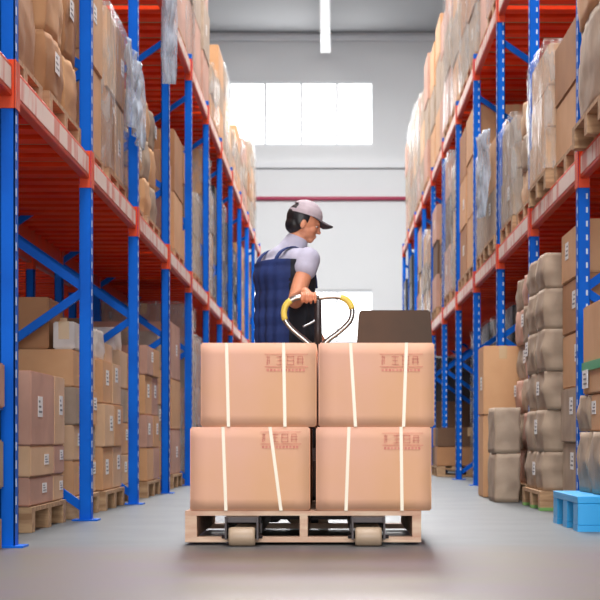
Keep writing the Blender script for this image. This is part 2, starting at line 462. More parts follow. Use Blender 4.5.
load(-1, 0, 0, 0, 8.30, 9.38, 1.415, 2.2, (.14, .15, .36), (.72, .36), 1, (K, P), lab=1, parts=True, jit=.008)
load(-1, 1, 0, 0, 9.68, 10.62, 1.40, 2.2, (.2, .2, .21, .21), (1, 1), 1, (T, P, G), lab=.8, parts=True)
carton(-2.0, -1.56, 9.72, 10.25, .945, .29, B, 'tall brown carton on top of second-bay stack, left rack ground level', gl, -1)
carton(-2.15, -1.70, 10.3, 10.6, .945, .32, G, 'grey-brown carton behind the tall brown one, second-bay stack, left rack', gl, -1)
carton(-1.545, -1.42, 9.74, 10.05, .945, .155, 'white', 'small white carton beside the tall brown carton, left rack second bay', gl, -1)
carton(-1.66, -1.44, 10.12, 10.5, .945, .20, D_, 'small dark brown carton behind the small white carton, left rack', gl, -1)
carton(-1.80, -1.44, 10.82, 11.25, .936, .19, 'white', 'crumpled white parcel on top of far stack, left rack second bay', gl, -1, soft=1)
carton(-1.78, -1.45, 11.28, 11.7, .936, .13, P, 'low pale brown carton beside the crumpled white parcel, left rack', gl, -1)
carton(-1.76, -1.47, 12.05, 12.4, 1.055, .16, 'white', 'crumpled white parcel on top of near stack, left rack third bay', gl, -1, soft=1)
load(-1, 1, 1, 0, 10.76, 11.76, 1.38, 2.2, (.27, .27, .27), (1, 1), 1, (T, P), lab=.9, parts=True)
load(-1, 2, 0, 0, 11.97, 12.95, 1.42, 2.2, (.21, .22, .24, .26), (1, 1), 1, (P, T, G), lab=.6, parts=True)
load(-1, 2, 1, 0, 13.05, 14.06, 1.36, 2.2, (.25, .25, .3, .22), (1, 1), 1, (T, K), lab=.6)
load(-1, 3, 0, 0, 14.3, 15.3, 1.40, 2.2, (.3, .3, .3, .3), (1, 1), 1, (T, G), lab=.5)
load(-1, 3, 1, 0, 15.38, 16.36, 1.38, 2.2, (.4, .45, .5), (1,), 1, (K, T), lab=.5)
load(-1, 4, 0, 0, 16.6, 17.6, 1.36, 2.2, (.4, .4, .4, .4), (1,), 1, (G, K), film=True)
load(-1, 4, 1, 0, 17.7, 18.66, 1.36, 2.2, (.45, .4, .5), (1,), 1, (K,), film=True)
# ---- left middle level
load(-1, -1, 1, 1, 6.3, 7.14, 1.36, 2.15, (.6,), (1,), 1, (T,), parts=True)
load(-1, 0, 0, 1, 7.36, 8.28, 1.36, 2.2, (.42, .45), (1,), 1, (B, T), soft=1, lab=0, parts=True)
load(-1, 0, 1, 1, 8.36, 9.42, 1.34, 2.2, (.3, .42, .5), (1, .8), 1, (B, T), soft=1, lab=.6, parts=True)
load(-1, 1, 0, 1, 9.70, 10.6, 1.37, 2.2, (.5, .55), (1,), 1, (T,), lab=1)
load(-1, 1, 1, 1, 10.75, 11.72, 1.36, 2.2, (.5, .5), (1, 1), 1, (B, P), film=True, lab=.5)
load(-1, 2, 0, 1, 12.0, 12.95, 1.38, 2.2, (.22, .26, .26), (1, 1), 1, (B, G, T), soft=1, lab=.4)
load(-1, 2, 1, 1, 13.05, 14.0, 1.36, 2.2, (.28, .3, .3), (1, 1), 1, (T, G), soft=1, lab=.4)
load(-1, 3, 0, 1, 14.3, 15.25, 1.38, 2.2, (.3, .4), (1, 1), 1, (K, T), lab=.4)
load(-1, 3, 1, 1, 15.35, 16.3, 1.36, 2.2, (.5, .55), (1,), 1, (T, B), lab=.4)
load(-1, 4, 0, 1, 16.6, 17.6, 1.38, 2.2, (.35, .4, .3), (1,), 1, (T, D_), lab=.5)
load(-1, 4, 1, 1, 17.7, 18.6, 1.36, 2.2, (.4, .4), (1,), 1, (G,), film=True)
# ---- right ground
gr_ = 'goods on the ground level of right rack'
o = empty('plastic_pallet', (1.71, 8.87, .0)); tag(o, 'bright blue plastic pallet on the floor at the right edge', 'pallet')
b = MB().box(-.52, .52, -.46, .46, .135, .17, bevel=.004); b.build('deck', M['bluepl'], o)
b = MB()
for x in (-.52, -.07, .38):
    for y in (-.46, -.08, .30):
        b = MB().box(x+.001, x+.14, y+.001, y+.16, .03, .135, bevel=.004); b.build('foot', M['bluepl'], o)
b = MB()
for y in (-.46, -.08, .30): b.box(-.52, .52, y, y+.16, 0, .03)
b.build('skid', M['bluepl'], o)
MB().box(-.37, .37, -.455, -.43, .031, .134).build('end_panel', M['bluepl'], o)
load(1, 0, 1, 0, 8.48, 9.36, 1.30, 2.15, (.31,), (1, 1), 1, (G,), soft=1, lab=0, pal=False, base=.172, jit=.004)
carton(1.31, 2.1, 8.95, 9.38, .484, .19, G, 'grey-brown crumpled carton beside the blue post, above blue pallet', gr_, 1, soft=1)
carton(1.33, 2.1, 8.44, 8.93, .484, .19, T, 'tan carton above the blue pallet at the right edge', gr_, 1, lab=1)
tg = carton(1.325, 2.1, 8.50, 9.18, .676, .46, T, 'large tan carton with green tape and white tag at right edge', gr_, 1)
b = MB().box(-.392, -.386, -.34, .345, .12, .165); b.box(-.386, .3, -.342, -.337, .12, .165); b.build('green_tape', M['greentape'], tg)
b = MB().box(-.394, -.391, .12, .31, .03, .125, M['label'])
for q in range(3): b.box(-.3955, -.393, .15+.02*q, .26, .05+.025*q, .058+.025*q, M['barcode'])
b.build('shipping_label', M['label'], tg)
load(1, 1, 0, 0, 9.72, 10.66, 1.40, 2.2, (.3, .32, .32, .31, .3), (1,), 1, (G, G, T, B, T), lab=1, parts=True)
load(1, 1, 1, 0, 10.76, 11.74, 1.29, 2.15, (.24, .26, .24, .26, .25, .22), (1, 1), 1, (G,), soft=1, lab=.25, parts=True, pg=True)
load(1, 2, 0, 0, 12.1, 13.04, 1.36, 2.2, (.24, .26, .24, .26, .25, .22), (1, 1), 1, (G, K), soft=1, lab=.2, parts=True)
carton(1.14, 1.33, 12.15, 12.7, .001, .34, G, 'crumpled grey-brown carton on floor at aisle edge beneath another, right side', gr_, 1, soft=1)
carton(1.14, 1.33, 12.15, 12.7, .342, .32, G, 'crumpled grey-brown carton stacked beside the tall tan cartons, right side', gr_, 1, soft=1)
carton(1.15, 1.46, 13.15, 13.62, .001, .62, T, 'tall tan carton standing on floor in front of right rack', gr_, 1, lab=0)
carton(1.15, 1.45, 13.14, 13.62, .622, .52, T, 'tall tan carton stacked on another at aisle edge, right side', gr_, 1, lab=1)
load(1, 2, 1, 0, 13.1, 14.0, 1.50, 2.25, (.3, .35, .35, .35), (1, 1), 1, (B, P), lab=.8)
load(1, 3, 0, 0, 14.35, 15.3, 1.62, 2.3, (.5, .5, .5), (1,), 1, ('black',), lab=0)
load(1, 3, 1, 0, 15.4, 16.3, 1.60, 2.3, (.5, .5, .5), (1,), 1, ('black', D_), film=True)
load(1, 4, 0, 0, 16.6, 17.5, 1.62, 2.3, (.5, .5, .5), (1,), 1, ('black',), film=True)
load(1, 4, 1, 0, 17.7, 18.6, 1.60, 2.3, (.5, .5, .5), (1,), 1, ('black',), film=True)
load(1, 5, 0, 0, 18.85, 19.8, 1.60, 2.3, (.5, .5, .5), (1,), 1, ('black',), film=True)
load(1, 5, 1, 0, 20.0, 21.0, 1.22, 2.0, (.22, .22), (1, 1), 1, (B, D_), lab=.3)
# ---- right middle level
load(1, 0, 0, 1, 7.4, 8.3, 1.38, 2.2, (.5, .5), (1,), 1, (T,), lab=.5)
load(1, 0, 1, 1, 8.4, 9.4, 1.30, 2.2, (.5, .55), (1,), 1, (G, T), soft=1, lab=.5)
load(1, 1, 0, 1, 9.72, 10.7, 1.37, 2.2, (.34, .36), (1,), 1, (T, B), lab=0)
load(1, 1, 1, 1, 10.8, 11.74, 1.33, 2.2, (.26, .26, .26), (1,), 1, (P,), film=True)
load(1, 2, 0, 1, 12.0, 12.95, 1.38, 2.2, (.26, .26, .24), (1, 1), 1, (G, P), soft=1, lab=.2)
load(1, 2, 1, 1, 13.05, 14.0, 1.36, 2.2, (.35, .4), (1,), 1, (G,), film=True)
load(1, 3, 0, 1, 14.3, 15.3, 1.34, 2.2, (.4, .42), (1,), 1, (G, T), lab=.5)
load(1, 3, 1, 1, 15.4, 16.3, 1.36, 2.2, (.45, .45), (1,), 1, (G, P), film=True)
load(1, 4, 0, 1, 16.6, 17.6, 1.36, 2.2, (.5, .55, .45), (1,), 1, (T,), lab=.5)
load(1, 4, 1, 1, 17.7, 18.6, 1.36, 2.2, (.5, .5, .5), (1,), 1, (B, T), lab=.5)
# ---- generic far bays
def layersfor(H, n):
    hs = [R.uniform(.85, 1.15) for _ in range(n)]; s = sum(hs); return [H*h/s for h in hs]
tops = {-1: {2: 1.8, 3: 1.8, 4: 1.9, 5: .6, 6: 1.1, 7: .65, 8: .95, 9: 1.15, 10: 1.5}, 1: {}}
for side in (-1, 1):
    for k in range(5, 11):
        for half in (0, 1):
            y0 = YK(k)+.1+half*1.1; y1 = y0+1.0
            if not (side > 0 and k in (5,) and half == 1):
                if not (side > 0 and k in (5, 6)):
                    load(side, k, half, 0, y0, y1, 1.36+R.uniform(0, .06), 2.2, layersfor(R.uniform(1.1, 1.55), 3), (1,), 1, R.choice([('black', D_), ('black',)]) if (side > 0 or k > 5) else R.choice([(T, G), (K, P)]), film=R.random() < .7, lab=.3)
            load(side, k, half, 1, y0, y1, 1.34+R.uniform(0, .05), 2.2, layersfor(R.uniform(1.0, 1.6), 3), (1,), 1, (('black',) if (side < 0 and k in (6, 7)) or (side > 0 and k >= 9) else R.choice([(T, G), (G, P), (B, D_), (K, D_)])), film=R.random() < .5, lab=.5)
    for k in range(2, 11):
        for half in (0, 1):
            y0 = YK(k)+.1+half*1.1; y1 = y0+1.0
            if side < 0:
                H = tops[-1][k]
                if k == 5 and half == 0: H = 1.7
            else: H = R.uniform(1.5, 1.8)
            load(side, k, half, 2, y0, y1, (1.33 if side < 0 else 1.36)+R.uniform(0, .04), 2.2, layersfor(H, 2 if H < .9 else 3), (1,), 1, R.choice([(T, G), (G, P), (G, B), (K, G)]), soft=0, film=R.random() < .45, lab=.3)
# hanging film sheets
def sheet(name, pts0, pts1, m, label):
    n = 14; mth = 22; bm = bmesh.new(); g = []
    for i in range(mth+1):
        t = i/mth; row = []
        for j in range(n+1):
            s_ = j/n
            p = V(pts0[0]).lerp(V(pts0[1]), s_).lerp(V(pts1[0]).lerp(V(pts1[1]), s_), t)
            p.x += .03*math.sin(s_*19+t*3)+.02*noise.noise(V((s_*4, t*5, 1)))
            p.y += .02*noise.noise(V((s_*4, t*5, 7)))
            row.append(bm.verts.new(p))
        g.append(row)
    for i in range(mth):
        for j in range(n):
            f = bm.faces.new((g[i][j], g[i][j+1], g[i+1][j+1], g[i+1][j])); f.smooth = True
    me = bpy.data.meshes.new(name); bm.to_mesh(me); bm.free(); me.materials.append(m)
    o = bpy.data.objects.new(name, me); COL.objects.link(o)
    md = o.modifiers.new('thick', 'SOLIDIFY'); md.thickness = .002
    return tag(o, label, 'plastic sheet')
sheet('plastic_sheet', ((-1.25, 12.9, 4.02), (-1.22, 13.75, 4.02)), ((-1.24, 13.2, 3.12), (-1.22, 13.6, 3.2)), M['filmblue'], 'pale blue plastic sheet hanging from the top left shelf')
sheet('plastic_sheet', ((-1.27, 10.9, 2.95), (-1.26, 11.7, 2.9)), ((-1.27, 11.1, 2.45), (-1.25, 11.6, 2.35)), M['filmblue'], 'crumpled clear film hanging off cartons, left rack middle level')
sheet('plastic_sheet', ((1.30, 14.4, 3.0), (1.29, 15.2, 3.05)), ((1.29, 14.6, 2.3), (1.28, 15.2, 2.35)), M['filmblue'], 'crumpled pale film hanging off cartons, right rack middle level')

# ------------------------------------------------------------------ the load on the pallet truck
PX0, PX1, PY0, PY1 = -.612, .385, 7.385, 8.585
o = empty('wooden_pallet', ((PX0+PX1)/2, (PY0+PY1)/2, 0)); tag(o, 'pale wooden pallet carrying the strapped cartons on the pallet truck', 'pallet')
cx, cy = (PX0+PX1)/2, (PY0+PY1)/2
b = MB()
for i in range(7):
    y = PY0+i*(1.2-.11)/6; b.box(PX0-cx, PX1-cx, y-cy, y+.11-cy, .124, .1435)
b.build('deck', M['woodpale'], o)
for x, w_ in ((PX0, .05), (-.128, .034), (PX1-.038, .038)):
    MB().box(x-cx, x+w_-cx, PY0-cy+.001, PY1-cy-.001, .034, .124, bevel=.002).build('stringer', M['woodpale'], o)
b = MB()
for y in (PY0, PY1-.1): b.box(PX0-cx, PX1-cx, y-cy, y+.1-cy, .012, .034)
b.build('bottom_board', M['woodpale'], o)

def glyphs(b, x, z, s, ops, m, y):
    for (a, c, e, f) in ops: b.box(x+a*s, x+e*s, y-.0012, y+.0006, z+c*s, z+f*s, m)
GL = [[(.0, .45, .08, .55), (.1, 0, .18, 1), (.0, .8, .4, .88), (.0, .0, .08, .4), (.28, .1, .36, .9), (.1, .4, .4, .48)],
      [(.05, .0, .13, .95), (.75, 0, .83, .95), (.05, .88, .83, .96), (.05, .46, .83, .53), (.05, 0, .83, .07)],
      [(.0, .85, .8, .93), (.35, .0, .44, .93), (.1, .45, .7, .52), (.0, .0, .8, .08)],
      [(.0, .6, .8, .67), (.0, .25, .8, .32), (.1, .0, .18, .95), (.6, .0, .68, .95), (.2, .9, .6, .96)]]
def main_box(name, x0, x1, y0, y1, z0, z1, label, straps, stamp):
    w, d, h = x1-x0, y1-y0, z1-z0
    bm = bmesh.new(); bmesh.ops.create_cube(bm, size=1)
    bmesh.ops.subdivide_edges(bm, edges=bm.edges[:], cuts=6, use_grid_fill=True)
    for v in bm.verts:
        u = v.co.copy(); v.co = V((u.x*w, u.y*d, (u.z+.5)*h))
        if abs(u.y) > .49: v.co.y += math.copysign(1, u.y)*.004*math.cos(u.x*3.1)*math.cos(u.z*3.1)
    es = [e for e in bm.edges if len(e.link_faces) == 2 and e.link_faces[0].normal.dot(e.link_faces[1].normal) < .5]
    bmesh.ops.bevel(bm, geom=es, offset=.006, segments=3, affect='EDGES')
    for f in bm.faces: f.smooth = True
    me = bpy.data.meshes.new(name); bm.to_mesh(me); bm.free(); me.materials.append(M['box'])
    o = bpy.data.objects.new(name, me); COL.objects.link(o); o.location = ((x0+x1)/2, (y0+y1)/2, z0+.0008)
    tag(o, label, 'carton', 'strapped cartons on the pallet truck')
    for (ta, ba) in straps:       # x at the top and bottom edge, relative to x0
        ta -= w/2; ba -= w/2; sw = .0068
        b = MB()
        fy = -d/2-.0062; by = d/2+.0062
        vs = []
        def quad(p, q, r_, s_):
            vv = [b.bm.verts.new(V(t)) for t in (p, q, r_, s_)]; b.bm.faces.new(vv)
        for yy in (fy, by):
            quad((ba-sw, yy, .0), (ba+sw, yy, .0), (ta+sw, yy, h+.0005), (ta-sw, yy, h+.0005))
        quad((ta-sw, fy, h+.0005), (ta+sw, fy, h+.0005), (ta+sw, by, h+.0005), (ta-sw, by, h+.0005))
        b.build('strap', M['strap'], o).modifiers.new('t', 'SOLIDIFY').thickness = .0012
    if stamp:
        sx, sz, s = stamp; b = MB(); y = -d/2-.0045; sx -= w/2
        for i, gidx in enumerate((0, 2, 1, 3)):
            glyphs(b, sx+i*s*1.12, sz, s, GL[gidx], M['ink'], y)
        b.box(sx-.008, sx+4.6*s, y-.001, y, sz+s*1.14, sz+s*1.2, M['ink'])
        b.box(sx-.008, sx+4.6*s, y-.001, y, sz-s*.28, sz-s*.2, M['ink'])
        for i in range(11): b.box(sx+i*s*.4, sx+i*s*.4+s*.26, y-.001, y, sz-s*.75, sz-s*.45, M['ink'])
        b.build('printed_stamp', M['ink'], o)
    # closing tape along the top seam
    MB().box(-w/2+.01, w/2-.01, -.025, .025, h-.0005, h+.0004).build('packing_tape', M['tape'], o)
    return o
sc_ = 1/237
def px(x): return (x-330)*sc_
Yf, Dp = 7.385, .585
Z1, Z2, Z3 = .1445, .4985, .853
main_box('cardboard_carton', px(190), px(310), Yf, Yf+Dp, Z1, Z2-.001, 'large strapped carton at bottom left of the truck load', [((223-190)*sc_, (226-190)*sc_), ((270-190)*sc_, (281-190)*sc_)], ((262-190)*sc_, .29, .036))
main_box('cardboard_carton', px(316), px(431.5), Yf, Yf+Dp, Z1, Z2-.001, 'large strapped carton at bottom right of the truck load', [((349-316)*sc_, (346-316)*sc_), ((401-316)*sc_, (402-316)*sc_)], ((384-316)*sc_, .285, .036))
main_box('cardboard_carton', px(200.5), px(316.5), Yf+.004, Yf+Dp, Z2, Z3, 'large strapped carton at top left of the truck load', [((226-200)*sc_, (228-200)*sc_), ((283-200)*sc_, (284.5-200)*sc_)], ((266-200)*sc_, .262, .038))
main_box('cardboard_carton', px(318.5), px(434.5), Yf+.002, Yf+Dp, Z2, Z3, 'large strapped carton at top right of the truck load', [((351-319)*sc_, (356-319)*sc_), ((407-319)*sc_, (404-319)*sc_)], ((382-319)*sc_, .262, .038))
for (a, b2, z0, z1, s_) in ((-.59, -.085, Z1, Z2-.001, 'bottom left'), (-.058, .425, Z1, Z2-.001, 'bottom right'), (-.545, -.06, Z2, Z3-.002, 'top left'), (-.045, .44, Z2, Z3-.002, 'top right')):
    main_box('cardboard_carton', a, b2, Yf+Dp+.022, PY1-.005, z0, z1, 'strapped carton at %s of the truck load, rear row' % s_, [(.13, .13), (.36, .36)], None)
# dark carton on the rear row
dx0, dx1 = .125, .475
bm = bmesh.new(); bmesh.ops.create_cube(bm, size=1)
for v in bm.verts:
    t = .012 if v.co.z > 0 else 0
    v.co = V((v.co.x*(.35-2*t), v.co.y*(.36-2*t), (v.co.z+.5)*.188))
bmesh.ops.bevel(bm, geom=bm.edges[:], offset=.006, segments=2, affect='EDGES')
me = bpy.data.meshes.new('dark_carton'); bm.to_mesh(me); bm.free(); me.materials.append(M['boxdark'])
o = bpy.data.objects.new('dark_carton', me); COL.objects.link(o); o.location = ((dx0+dx1)/2, 8.25, Z3+.001)
tag(o, 'low dark brown carton lying on top of the truck load', 'carton')
MB().box(-.16, .16, -.02, .02, .188, .1892).build('packing_tape', M['boxdark'], o)

# ------------------------------------------------------------------ pallet truck
TX = -.1035; HY = 8.78
tr = empty('pallet_truck', (TX, 8.7, 0)); tag(tr, 'hand pallet truck with chrome loop handle under the strapped cartons', 'pallet truck')
def P_(x, y, z): return (x-TX, y-8.7, z)
for xc in (-.367, .16):
    f = MB().box(xc-.075-TX, xc+.075-TX, 7.42-8.7, 8.72-8.7, .088, .1225, bevel=.004)
    f.box(xc-.075-TX, xc-.068-TX, 7.5-8.7, 8.72-8.7, .045, .09); f.box(xc+.068-TX, xc+.075-TX, 7.5-8.7, 8.72-8.7, .045, .09)
    f.build('fork', M['truck'], tr)
    a = MB().box(xc-.07-TX, xc-.062-TX, 7.26-8.7, 7.375-8.7, .03, .125); a.box(xc+.062-TX, xc+.07-TX, 7.26-8.7, 7.375-8.7, .03, .125)
    a.box(xc-.07-TX, xc+.07-TX, 7.30-8.7, 7.375-8.7, .1, .122)
    a.bar(P_(xc-.055, 7.31, .11), P_(xc-.055, 7.43, .11), .02, .02); a.bar(P_(xc+.055, 7.31, .11), P_(xc+.055, 7.43, .11), .02, .02)
    a.tube([P_(xc-.085, 7.305, .04), P_(xc+.085, 7.305, .04)], .008, 8)
    a.build('wheel_bracket', M['truck'], tr)
    wh = MB().tube([P_(xc-.055, 7.305, .0405), P_(xc-.045, 7.305, .0405), P_(xc+.045, 7.305, .0405), P_(xc+.055, 7.305, .0405)], [.036, .04, .04, .036], 24).build('load_wheel', M['nylon'], tr)
b = MB().box(-.2, .2, .0, .06, .09, .34, bevel=.01); b.box(-.34, .34, .0, .03, .045, .16); b.build('head_frame', M['truck'], tr)
MB().tube([(0, .1, .12), (0, .1, .40)], [.06, .055], 20).build('pump', M['truck'], tr)
for x in (-.07, .07): MB().tube([(x-.025, .1, .09), (x+.025, .1, .09)], .09, 24).build('steering_wheel', M['nylon'], tr)
MB().tube([P_(-.065, 8.8, .38), P_(-.06, 8.79, .6), P_(-.06, HY, .93)], .02, 12).build('tiller', M['truck'], tr)
sH = 1750/HY
def hp(x, y): return P_((x-330)/sH, HY, CAMZ+(437-y)/sH)
def smooth(pts, n=6):
    out = []; N = len(pts)
    for i in range(N-1):
        p0 = V(pts[max(i-1, 0)]); p1 = V(pts[i]); p2 = V(pts[i+1]); p3 = V(pts[min(i+2, N-1)])
        for j in range(n):
            t = j/n
            out.append(.5*((2*p1)+(-p0+p2)*t+(2*p0-5*p1+4*p2-p3)*t*t+(-p0+3*p1-3*p2+p3)*t**3))
    out.append(V(pts[-1])); return out
left = smooth([hp(317, 351), hp(306, 341), hp(292, 329), hp(284.5, 318), hp(285.5, 306), hp(294, 298.5), hp(305, 297), hp(318, 298)])
right = smooth([hp(319, 351), hp(327, 341), hp(339, 332), hp(350, 321), hp(352, 309), hp(346, 299.5), hp(334, 296.5), hp(318, 298)])
hd = MB().tube(left, .0138, 12).tube(right, .0138, 12).build('handle', M['chrome'], tr)
MB().tube(left[17:29], .016, 12).build('sleeve', M['yellow'], hd)
MB().tube(right[24:34], .016, 12).build('sleeve', M['yellow'], hd)
MB().tube([hp(318, 352), hp(318, 330), hp(318, 300)], [.021, .021, .018], 12).build('stem', M['truck'], hd)
MB().tube(smooth([hp(318, 318), V(hp(313, 322))+V((0, -.01, 0)), V(hp(303, 327))+V((0, -.02, 0))]), .006, 8).build('control_lever', M['steel'], hd)

# ------------------------------------------------------------------ person
_b = bmesh.new(); bmesh.ops.create_uvsphere(_b, u_segments=20, v_segments=12, radius=1)
_b.verts.index_update(); SPV = [tuple(v.co) for v in _b.verts]; SPF = [tuple(v.index for v in f.verts) for f in _b.faces]; _b.free()
def blob(name, prims, voxel, iters, m, parent, cuts=(), post=None, fac=.5):
    vs = []; fs = []
    def ell(c, r, rot=None):
        n0 = len(vs); c = V(c)
        for p in SPV:
            q = V((p[0]*r[0], p[1]*r[1], p[2]*r[2]))
            if rot is not None: q = rot @ q
            vs.append(tuple(q+c))
        for f in SPF: fs.append(tuple(i+n0 for i in f))
    for p in prims:
        if p[0] == 'e': ell(p[1], p[2], p[3] if len(p) > 3 else None)
        else:
            a, c, r0, r1 = V(p[1]), V(p[2]), p[3], p[4]
            L = (c-a).length; n = max(2, int(L/(min(r0, r1)*.3))+1)
            for i in range(n+1):
                t = i/n; r = r0+(r1-r0)*t; ell(a.lerp(c, t), (r, r, r))
    me = bpy.data.meshes.new(name+'_src'); me.from_pydata(vs, [], fs); me.update()
    o = bpy.data.objects.new(name+'_src', me); COL.objects.link(o)
    r = o.modifiers.new('r', 'REMESH'); r.mode = 'VOXEL'; r.voxel_size = voxel
    s = o.modifiers.new('s', 'SMOOTH'); s.iterations = iters; s.factor = fac
    dg = bpy.context.evaluated_depsgraph_get(); ev = o.evaluated_get(dg)
    nm = bpy.data.meshes.new_from_object(ev); bpy.data.objects.remove(o)
    bm = bmesh.new(); bm.from_mesh(nm)
    for (co, no) in cuts:
        bmesh.ops.bisect_plane(bm, geom=bm.verts[:]+bm.edges[:]+bm.faces[:], plane_co=V(co), plane_no=V(no), clear_outer=True)
    if post: post(bm)
    for f in bm.faces: f.smooth = True
    bm.to_mesh(nm); bm.free(); nm.materials.clear(); nm.materials.append(m); nm.name = name
    q = bpy.data.objects.new(name, nm); COL.objects.link(q)
    if parent: q.parent = parent; q.location = -parent.location
    return q
PYY = 9.2
fa = math.radians(35); F = V((math.cos(fa), math.sin(fa), 0)); Rt = V((math.sin(fa), -math.cos(fa), 0)); U = V((0, 0, 1))
C0 = V((-.235, PYY, 0))
def bp(f, r, z): return C0+F*f+Rt*r+U*z
BR = Matrix((F, Rt, U)).transposed()      # body frame -> world
per = empty('person', (C0.x, C0.y, 0))
tag(per, 'person in grey cap, grey t-shirt and navy vest holding the truck handle', 'person')
sR, eR, wR = V((-.115, 9.07, 1.375)), V((-.178, 8.985, 1.155)), V((-.125, 8.825, 1.185))
sL, eL, wL = bp(.0, -.175, 1.375), bp(.10, -.20, 1.12), bp(.27, -.10, 1.05)
HC = V((-.134, PYY-.01, 1.603))
hy, hpitch = math.radians(8), math.radians(17)
HR = Matrix.Rotation(hy, 3, 'Z') @ Matrix.Rotation(hpitch, 3, 'Y')
def hd_(x, y, z): return HC+HR @ V((x, y, z))
k_ = .865
def he(c, r): return ('e', hd_(c[0]*k_, c[1]*k_, c[2]*k_), (r[0]*k_, r[1]*k_, r[2]*k_), HR)
body = [('e', bp(.0, 0, .95), (.115, .165, .12), BR), ('e', bp(.0, 0, 1.08), (.10, .14, .13), BR), ('e', bp(-.0, 0, 1.24), (.115, .165, .16), BR),
        ('c', bp(0, .12, 1.37), bp(0, -.12, 1.37), .06, .06), ('c', bp(.0, 0, 1.36), V((-.165, PYY, 1.51)), .06, .052),
        ('c', sR, eR, .05, .04), ('c', eR, wR, .04, .026), ('c', sL, eL, .05, .04), ('c', eL, wL, .04, .026)]
# head
body += [he((0, 0, 0), (.1, .077, .095)), he((.03, 0, -.06), (.066, .058, .07)), he((.066, 0, -.112), (.026, .028, .022)), he((.02, 0, -.095), (.06, .05, .03)),
         he((.1, 0, -.04), (.012, .011, .026)), he((.109, 0, -.055), (.014, .013, .012)), he((.09, 0, -.085), (.012, .022, .007)), he((.088, 0, -.097), (.012, .018, .007)),
         he((.085, 0, -.01), (.018, .05, .012)), he((-.005, .077, -.045), (.018, .009, .03)), he((-.005, -.077, -.045), (.018, .009, .03)), he((.06, .035, -.055), (.028, .022, .025)), he((.06, -.035, -.055), (.028, .022, .025))]
# right hand over the top of the handle; bar runs along X at (x, HY, zb)
zb = CAMZ+(437-298)/sH
body += [('e', (-.11, HY+.012, zb+.016), (.04, .034, .017)), ('c', wR, (-.11, HY+.02, zb+.018), .026, .022)]
for i, fx in enumerate((-.075, -.097, -.119, -.141)):
    L_ = (.9, 1.0, .95, .8)[i]
    a = V((fx, HY-.008, zb+.022)); b1 = V((fx+.002, HY-.027*L_, zb+.010)); c1 = V((fx+.001, HY-.025*L_, zb-.014*L_)); d1 = V((fx+.002, HY-.006, zb-.025*L_))
    body += [('c', a, b1, .0092, .0086), ('c', b1, c1, .0086, .008), ('c', c1, d1, .008, .0072)]
body += [('c', V((-.085, HY+.025, zb+.012)), V((-.068, HY+.022, zb-.004)), .0115, .010), ('c', V((-.068, HY+.022, zb-.004)), V((-.07, HY+.004, zb-.024)), .010, .008)]
# left hand hanging, fingers slightly curled
body += [('e', wL+V((0, 0, -.055)), (.028, .018, .045), BR), ('c', wL, wL+V((0, 0, -.04)), .024, .022)]
for i in range(4):
    r0 = wL+F*(.024-.016*i)+V((0, 0, -.09)); L_ = (.9, 1, .95, .78)[i]
    r1 = r0+V((0, 0, -.035*L_))+Rt*.006; r2 = r1+V((0, 0, -.028*L_))+Rt*.016
    body += [('c', r0, r1, .009, .0085), ('c', r1, r2, .0085, .0075)]
body += [('c', wL+F*.02+V((0, 0, -.035)), wL+F*.045+V((0, 0, -.065)), .011, .009), ('c', wL+F*.045+V((0, 0, -.065)), wL+F*.045+V((0, 0, -.095)), .009, .008)]
# legs
hR, kR, aR = bp(0, .09, .9), bp(.06, .095, .48), bp(.02, .1, .09)
hL, kL, aL = bp(0, -.09, .9), bp(.02, -.095, .48), bp(-.14, -.1, .10)
for h_, kk, a_ in ((hR, kR, aR), (hL, kL, aL)):
    body += [('c', h_, kk, .085, .055), ('c', kk, a_, .052, .036), ('c', a_, a_+F*.14+V((0, 0, -.055)), .035, .025)]
blob('body', body, .0042, 2, M['skin'], per)
# t-shirt
sh = [('e', bp(.0, 0, 1.08), (.112, .152, .14), BR), ('e', bp(0, 0, 1.24), (.127, .177, .165), BR), ('e', bp(-.02, 0, 1.33), (.10, .16, .09), BR), ('c', bp(0, .125, 1.37), bp(0, -.125, 1.37), .07, .07),
      ('c', bp(-.01, 0, 1.38), V((-.182, PYY, 1.47)), .078, .066), ('c', bp(-.03, 0, 1.40), sL, .06, .06), ('c', sR, sR.lerp(eR, .22), .066, .064), ('c', sL, sL.lerp(eL, .5), .064, .060)]
blob('t_shirt', sh, .008, 5, M['shirt'], per)
# vest with folds and shoulder straps
def folds(bm):
    for v in bm.verts:
        d = v.co-C0; f_ = d.dot(F); r_ = d.dot(Rt); a = math.atan2(r_, f_)
        k = max(0, min(1, (1.37-v.co.z)*4))
        am = .006*k*math.sin(a*15+v.co.z*3)+.006*k*noise.noise(v.co*7)
        n = V((f_, 0, 0)); out = (F*f_+Rt*r_).normalized(); v.co += out*am
ve = [('e', bp(.0, 0, .90+.09*i), (.148, .192, .13), BR) for i in range(5)]+[('e', bp(-.01, 0, 1.30), (.148, .20, .12), BR), ('e', bp(-.02, 0, 1.36), (.128, .19, .08), BR)]
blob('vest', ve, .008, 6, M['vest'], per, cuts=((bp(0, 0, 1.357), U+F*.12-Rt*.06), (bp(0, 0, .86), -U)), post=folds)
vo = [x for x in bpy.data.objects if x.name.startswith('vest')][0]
vo.data.materials.append(M['vestshade'])
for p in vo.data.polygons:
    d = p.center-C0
    if d.dot(F)*.8+d.dot(Rt)*.55 > .025: p.material_index = 1  # shade on the vest's right side, put into its colour
st = []
for r_ in (.085, -.085):
    pts = [bp(-.128, r_, 1.33), bp(-.110, r_, 1.385), bp(-.07, r_*.98, 1.428), bp(0, r_*.95, 1.447), bp(.07, r_*.95, 1.41), bp(.12, r_, 1.33), bp(.135, r_, 1.24)]
    t_ = MB()
    sp = smooth(pts, 4)
    for a, b2 in zip(sp, sp[1:]): t_.bar(a, b2+(b2-a)*.15, .03, .006)
    q = t_.build('vest_strap', M['vest'], per); q.location = -per.location
